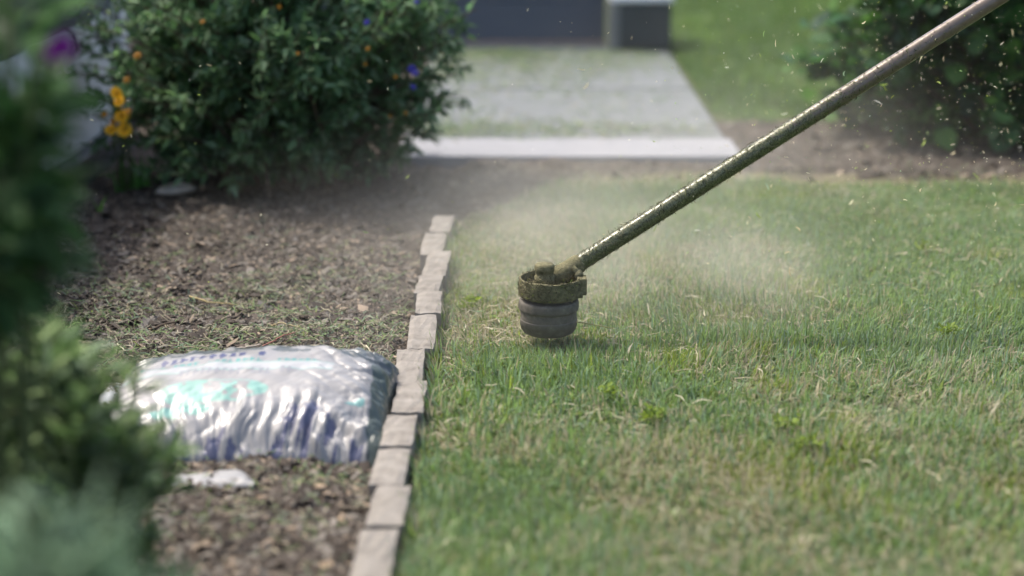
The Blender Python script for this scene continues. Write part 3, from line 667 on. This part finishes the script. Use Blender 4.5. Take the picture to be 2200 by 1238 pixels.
def letters(v0, v1, u0, u1, nl, colr, thick=.45, seed=0):
    """rows of unreadable printed strokes"""
    s = (U - u0) / (u1 - u0) * nl; inrow = (Vv > v0) & (Vv < v1) & (U > u0) & (U < u1)
    ix = np.floor(s); fx = s - ix; tv = (Vv - v0) / (v1 - v0)
    st = (fx > .12) & (fx < .12 + thick * (.5 + .6 * hash2(ix, ix * 0 + 3, seed)))
    bar = (np.abs(tv - np.round(hash2(ix, ix * 0 + 9, seed) * 2) / 2) < .2) & (fx < .8)
    on = inrow & (st | bar) & (hash2(ix, ix * 0 + 1, seed) > .12)
    colb[on] = colr
letters(.265, .36, -.62, .10, 11, navy, .5, 3)
letters(.165, .215, -.75, .45, 26, teal, .5, 4)
band = (Vv > .0) & (Vv < .155) & (U > -.85) & (U < .55); colb[band] = np.array([.36, .368, .372])
k = band & ((Vv < .012) | (Vv > .143)); colb[k] = mint
letters(-.07, .03, -.45, .30, 16, grey * .5, .5, 5)
el = ((U + .20) / .36) ** 2 + ((Vv + .30) / .15) ** 2; nn = fbm(U * 9, Vv * 7, 77, 3)
colb[(el < 1) & (nn > .42)] = mint; colb[(el < 1.0) & (el > .82)] = mint
el = ((U + .38) / .20) ** 2 + ((Vv + .52) / .07) ** 2; colb[(el < 1) & (nn > .45)] = mint
k = (U > .62) & (U < .80) & (np.abs(Vv - .1) < .55) & (fbm(U * 4, Vv * 3, 79, 2) > .42); colb[k] = teal * .8 + .1
k = (Vv < -.74 + 1.0 * (fbm(U * 7 + 1.5 * Vv, Vv * 1.5, 83, 4) - .5)) & (fbm(U * 13 - Vv * 2, Vv * 1.6, 85, 3) > .42); colb[k] = np.array([.085, .092, .15])  # lower front: wrinkle shade and bluish sky reflection painted into the film colour
colb[(U > .84 + .12 * (fbm(Vv * 4, U * 3, 88, 3) - .5))] = np.array([.07, .09, .08]); bk = (Vv > .40 + .14 * (fbm(U * 6, Vv * 3, 87, 3) - .5)) & (fbm(U * 11, Vv * 9, 89, 3) < .60); colb[bk] = np.array([.085, .10, .105])  # right end: dark green film; bk: dark reflection painted along the back crest
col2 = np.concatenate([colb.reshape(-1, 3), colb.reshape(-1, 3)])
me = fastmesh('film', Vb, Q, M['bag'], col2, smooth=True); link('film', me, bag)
def strip(p0, p1, wdir, n, wid, amp, seed, mat, col, name, parent):
    t = np.linspace(0, 1, n); p = np.outer(1 - t, p0) + np.outer(t, p1)
    rows = []
    for k, w in enumerate((0, .5, 1)):
        q = p + np.outer(np.clip(.25 + 1.3 * t, 0, 1) * np.clip((1.04 - t) * 5, 0, 1) if parent is None else np.ones(n), np.asarray(wdir) * wid * w); q[:, 2] += amp * (fbm(t * 9, t * 0 + k * .35, seed, 3) - .35) * (0.4 + w); q[:, :2] += np.asarray(wdir)[:2] * (.25 * wid * w * (fbm(t * 7, t * 0, seed + 3, 2) - .5))[:, None]
        rows.append(q)
    Vt = np.concatenate(rows); Vs = np.concatenate([Vt, Vt - [0, 0, .0008]])
    i = np.arange(3 * n).reshape(3, n); Q = np.stack([i[:-1, :-1], i[:-1, 1:], i[1:, 1:], i[1:, :-1]], -1).reshape(-1, 4); m = 3 * n
    rim = np.concatenate([i[0], i[1:, -1], i[-1, ::-1][1:], i[::-1, 0][1:-1]]); rn = np.roll(rim, -1)
    Q = np.concatenate([Q, Q[:, ::-1] + m, np.stack([rim + m, rn + m, rn, rim], -1)])
    return link(name, fastmesh(name, Vs, Q, mat, np.repeat(np.array([col]), len(Vs), 0), smooth=True), parent)
strip(bagc + [.250, -.19, .012], bagc + [.276, .20, .018], (1, -.02, .1), 40, .022, .012, 5, M['bag'], (.55, .57, .58), 'seam', bag)
strip(bagc + [-.272, .19, .012], bagc + [-.262, -.20, .012], (-1, 0, .1), 40, .022, .012, 9, M['bag'], (.55, .57, .58), 'seam', bag)
fl = strip(np.array([-.605, 2.50, .012]), np.array([-.415, 2.515, .010]), (.05, .9, .16), 46, .048, .013, 21, M['bag'], (.30, .297, .29), 'plastic_scrap', None)
tag(fl, 'crumpled white strip of plastic on the soil in front of the bag', 'plastic')

# ------------------------------------------------------------------ small things: twigs, chips, stones, weeds, tufts
def twig(name, pxs, h, r, colr, label, cat='twig'):
    pts = np.array([G(px, py, h + dh) for px, py, dh in pxs]); pts[:, 2] += bed_h(pts[:, 0], pts[:, 1]) * .9
    t = np.linspace(0, len(pts) - 1, 12); i = np.clip(t.astype(int), 0, len(pts) - 2); fr = (t - i)[:, None]; q = pts[i] * (1 - fr) + pts[i + 1] * fr + rng.normal(0, .0008, (12, 3))
    v, f = tube(q, np.linspace(r, r * .6, 12), 6)
    o = link(name, fastmesh(name, v, f, M['bits'], np.repeat(np.array([colr]), len(v), 0), smooth=True)); tag(o, label, cat)
twig('dry_stick', [(482, 750, 0), (560, 740, .004)], .012, .0032, (.42, .36, .29), 'pale grey stick on the soil just behind the bag')
twig('reddish_stalk', [(545, 752, 0), (590, 735, .006), (605, 724, .01), (634, 723, .004)], .012, .0018, (.32, .14, .11), 'thin reddish bent stalk behind the bag', 'stalk')
twig('straw', [(408, 634, 0), (450, 637, .004), (510, 642, 0)], .012, .0020, (.42, .34, .16), 'long yellow straw lying across the middle of the bed', 'straw')
twig('straw', [(582, 698, 0), (605, 695, .008), (645, 706, 0)], .012, .0018, (.42, .35, .19), 'curved yellow straw on the bed near the bricks', 'straw')
twig('dark_twig', [(325, 702, 0), (352, 692, .004), (378, 690, .006)], .012, .0030, (.09, .065, .045), 'short dark brown twig on the bed behind the bag')
twig('dry_stick', [(818, 872, 0), (846, 882, .004)], .010, .0028, (.36, .27, .17), 'short tan stick between bag and bricks')
twig('straw', [(785, 745, 0), (793, 752, .008), (797, 762, .002)], .014, .0015, (.50, .46, .33), 'short pale straw beside the bricks above the bag', 'straw')
twig('straw', [(253, 742, 0), (270, 760, .004)], .014, .0017, (.44, .42, .30), 'short pale straw behind the bag at the left', 'straw')
def chip_obj(name, px, py, size, mat, label, cat, group=None, flat=.32, h=.005):
    p = G(px, py, h); p[2] = bed_h(p[0], p[1]) + size * flat * .2
    bm = bmesh.new(); bmesh.ops.create_icosphere(bm, subdivisions=2, radius=1)
    sx, sy, sz = size * rng.uniform(.8, 1.2), size * rng.uniform(.6, .9), size * flat; sd = rng.random(3) * 9
    for v in bm.verts:
        k = .75 + .5 * float(fbm(np.array([v.co.x * 1.3 + sd[0]]), np.array([v.co.y * 1.3 + v.co.z + sd[1]]), 5, 2)[0])
        v.co = Vector((v.co.x * sx * k, v.co.y * sy * k, v.co.z * sz * k))
    o = link(name, bmesh_mesh(name, bm, mat), None, tuple(p)); o.rotation_euler.z = rng.uniform(0, 6.28)
    return tag(o, label, cat, group)
M['woodchip'] = noise_mat('pale_wood', [(.3, (.22, .155, .10)), (.7, (.36, .28, .19))], 60, .85, .3)
for (px, py, s) in ((368, 598, .011), (392, 593, .009), (272, 618, .011), (182, 604, .009), (258, 684, .012), (631, 600, .010), (640, 588, .008), (325, 695, .010)):
    lab = {368: 'pale tan wood chip in mid bed, left one of a close pair', 392: 'pale tan wood chip in mid bed, right one of a close pair', 272: 'pale wood chip beside the dark pebble on the bed', 182: 'leftmost pale wood chip on the bed near the dark plant',
           258: 'upright pale wood chip on the bed left of the dark twig', 631: 'pale wood chip on the bed, nearest the bricks', 640: 'small whitish chip just behind the one nearest the bricks', 325: 'pale chip at the left end of the dark twig'}[px]
    chip_obj('wood_chip', px, py, s, M['woodchip'], lab, 'wood chip', 'pale wood chips on the bed')
for (px, py, s) in ((690, 1060, .013), (745, 1065, .012), (735, 1105, .011), (565, 1075, .013), (700, 1215, .014), (780, 1045, .010)):
    lab = {690: 'blurred wood chip in front of the bag right of centre', 745: 'blurred wood chip in front of the bag, second from the bricks', 735: 'blurred wood chip in the foreground soil beside the bricks', 565: 'blurred wood chip right of the white plastic strip',
           700: 'blurred large wood chip at the bottom edge of the picture', 780: 'blurred wood chip touching the bricks below the bag corner'}[px]
    chip_obj('wood_chip', px, py, s, M['woodchip'], lab, 'wood chip', 'wood chips in the foreground soil')
chip_obj('pale_stone', 378, 414, .056, M['palestone'], 'pale flat stone at the foot of the large shrub', 'stone', None, .28)
chip_obj('brown_stone', 2076, 316, .026, M['brownstone'], 'small brown stone under the hedge on the right', 'stone', None, .6)
chip_obj('dark_pebble', 300, 612, .012, M['plinth'], 'dark pebble among wood chips on the bed', 'pebble', None, .6)

def tuft(name, px, py, n, H, w, colr, label, spread=.03, cat='plant'):
    p0 = G(px, py); p0[2] = bed_h(p0[0], p0[1]) if p0[0] < -.17 else lawn_h(p0[0], p0[1])
    x = p0[0] + rng.normal(0, spread, n); y = p0[1] + rng.normal(0, spread * .6, n)
    V, F4, F3, C = blades(x, y, np.full(n, p0[2] - .004), H * rng.uniform(.6, 1.1, n), np.full(n, w), np.abs(rng.normal(.2, .15, n)), rng.uniform(0, 6.28, n), np.array(colr) * rng.uniform(.7, 1.25, (n, 1)))
    tag(link(name, fastmesh(name, V, [F4, F3], M['grass'], C)), label, cat)
tuft('green_shoots', 268, 410, 9, .12, .015, (.11, .28, .065), 'clump of broad green shoots at the foot of the shrub', .016)
tuft('green_shoots', 305, 414, 9, .105, .016, (.11, .28, .065), 'second broader clump of green shoots next to the pale stone', .016)
tuft('green_shoots', 212, 457, 3, .075, .012, (.16, .34, .06), 'single small green shoot on the bed near the white wall', .004)
def weed(px, py, n, label):
    p0 = G(px, py, .03); p0[2] = lawn_h(p0[0], p0[1]) + .012
    a = rng.uniform(0, 6.28, n); d = np.stack([np.cos(a), np.sin(a), rng.uniform(.3, 1.2, n)], -1)
    pos = p0 + np.stack([np.clip(rng.normal(0, .012, n), -.02, .02), np.clip(rng.normal(0, .012, n), -.02, .02), rng.uniform(0, .022, n)], -1)
    nr = np.array([0, 0, 1.]) + rng.normal(0, .3, (n, 3))
    V, F4, F3, C, _ = leaf_mesh(pos, d, nr, rng.uniform(.008, .015, n), rng.uniform(.005, .009, n), np.array([.18, .25, .045]) * rng.uniform(.7, 1.25, (n, 1)), leaf_template('round', .15, .1))
    tag(link('clover_weed', fastmesh('clover_weed', V, [F4, F3], M['leaf'], C)), label, 'weed', 'weeds in the lawn')
weed(1400, 890, 60, 'yellow green weed in the lawn below the trimmer head'); weed(1735, 945, 52, 'yellow green weed nearest the bottom right of the lawn')
weed(2040, 705, 60, 'bright weed in the lawn near the right edge'); weed(1310, 845, 36, 'small lime weed in the grass just below the trimmer')
weed(1690, 905, 32, 'small lime weed in the middle of the front lawn'); weed(1010, 640, 52, 'bright green weed between bricks and trimmer head'); weed(1985, 525, 24, 'tiny bright weed far right in the lawn')

# ------------------------------------------------------------------ flying clippings
n = 3200
x = .15 + 1.65 * rng.beta(2.2, 1.2, n); y = rng.uniform(3.0, 4.3, n); z = .06 + .85 * rng.beta(1.6, 1.9, n)
m = 240; x = np.concatenate([x, rng.uniform(-.9, .9, m)]); y = np.concatenate([y, rng.uniform(3.0, 4.2, m)]); z = np.concatenate([z, .05 + .8 * rng.random(m)]); n += m
L = rng.gamma(1.2, .0020, n) + .0014; k = rng.random(n) < .05; L[k] = rng.uniform(.009, .022, int(k.sum()))
d = rng.normal(size=(n, 3)); w = np.minimum(L * .6, rng.uniform(.0011, .0020, n))
cc = np.minimum(palette(n, .6, .25, rng) * 1.9, .8)
V, F4, F3, C, _ = leaf_mesh(np.stack([x, y, z], -1), d, rng.normal(size=(n, 3)), L, w, cc, leaf_template('needle', .3, .3))
tag(link('flying_clippings', fastmesh('flying_clippings', V, [F4, F3], M['grass'], C)), 'tiny grass clippings flying through the air around the trimmer', 'clippings', kind='stuff')

# ------------------------------------------------------------------ dust cloud
md = bpy.data.materials.new('dust'); md.use_nodes = True; N, Lk = md.node_tree.nodes, md.node_tree.links
N.remove(N['Principled BSDF'])
pv = N.new('ShaderNodeVolumePrincipled'); pv.inputs['Color'].default_value = (.96, .93, .84, 1); pv.inputs['Anisotropy'].default_value = .35
gm = N.new('ShaderNodeNewGeometry'); acc = None
nz = N.new('ShaderNodeTexNoise'); nz.inputs['Scale'].default_value = 4.2; nz.inputs['Detail'].default_value = 3; nz.inputs['Distortion'].default_value = .6; Lk.new(gm.outputs['Position'], nz.inputs['Vector'])
for (cx, cy, cz, rx, ry, rz, a) in ((.36, 3.72, .05, .36, .35, .13, 1.0), (.0, 4.25, .05, .30, .5, .13, .8), (.65, 4.9, .10, .55, .25, .13, .45), (.55, 4.4, .30, .5, .5, .28, .10), (-.2, 3.7, .02, .2, .45, .07, .5), (.2, 3.8, .05, .75, .6, .15, .22)):
    s = N.new('ShaderNodeVectorMath'); s.operation = 'SUBTRACT'; s.inputs[1].default_value = (cx, cy, cz); Lk.new(gm.outputs['Position'], s.inputs[0])
    q = N.new('ShaderNodeVectorMath'); q.operation = 'DIVIDE'; q.inputs[1].default_value = (rx, ry, rz); Lk.new(s.outputs[0], q.inputs[0])
    dt = N.new('ShaderNodeVectorMath'); dt.operation = 'DOT_PRODUCT'; Lk.new(q.outputs[0], dt.inputs[0]); Lk.new(q.outputs[0], dt.inputs[1])
    ng = N.new('ShaderNodeMath'); ng.operation = 'MULTIPLY'; ng.inputs[1].default_value = -1; Lk.new(dt.outputs['Value'], ng.inputs[0])
    ex = N.new('ShaderNodeMath'); ex.operation = 'EXPONENT'; Lk.new(ng.outputs[0], ex.inputs[0])
    am = N.new('ShaderNodeMath'); am.operation = 'MULTIPLY'; am.inputs[1].default_value = a; Lk.new(ex.outputs[0], am.inputs[0])
    if acc is None: acc = am
    else:
        s2 = N.new('ShaderNodeMath'); s2.operation = 'ADD'; Lk.new(acc.outputs[0], s2.inputs[0]); Lk.new(am.outputs[0], s2.inputs[1]); acc = s2
mr = N.new('ShaderNodeMapRange'); mr.inputs['From Min'].default_value = .3; mr.inputs['From Max'].default_value = .7; mr.inputs['To Min'].default_value = .1; mr.inputs['To Max'].default_value = 1.45; Lk.new(nz.outputs[0], mr.inputs['Value'])
ml = N.new('ShaderNodeMath'); ml.operation = 'MULTIPLY'; Lk.new(acc.outputs[0], ml.inputs[0]); Lk.new(mr.outputs[0], ml.inputs[1])
Lk.new(ml.outputs[0], pv.inputs['Density']); Lk.new(pv.outputs[0], N['Material Output'].inputs['Volume'])
bm = bmesh.new(); box_bm(bm, (-.75, 2.9, -.03), (2.4, 5.5, 1.0), .25, 3)
tag(link('dust_cloud', bmesh_mesh('dust_cloud', bm, md)), 'pale dust drifting behind and right of the trimmer head', 'dust', kind='stuff')
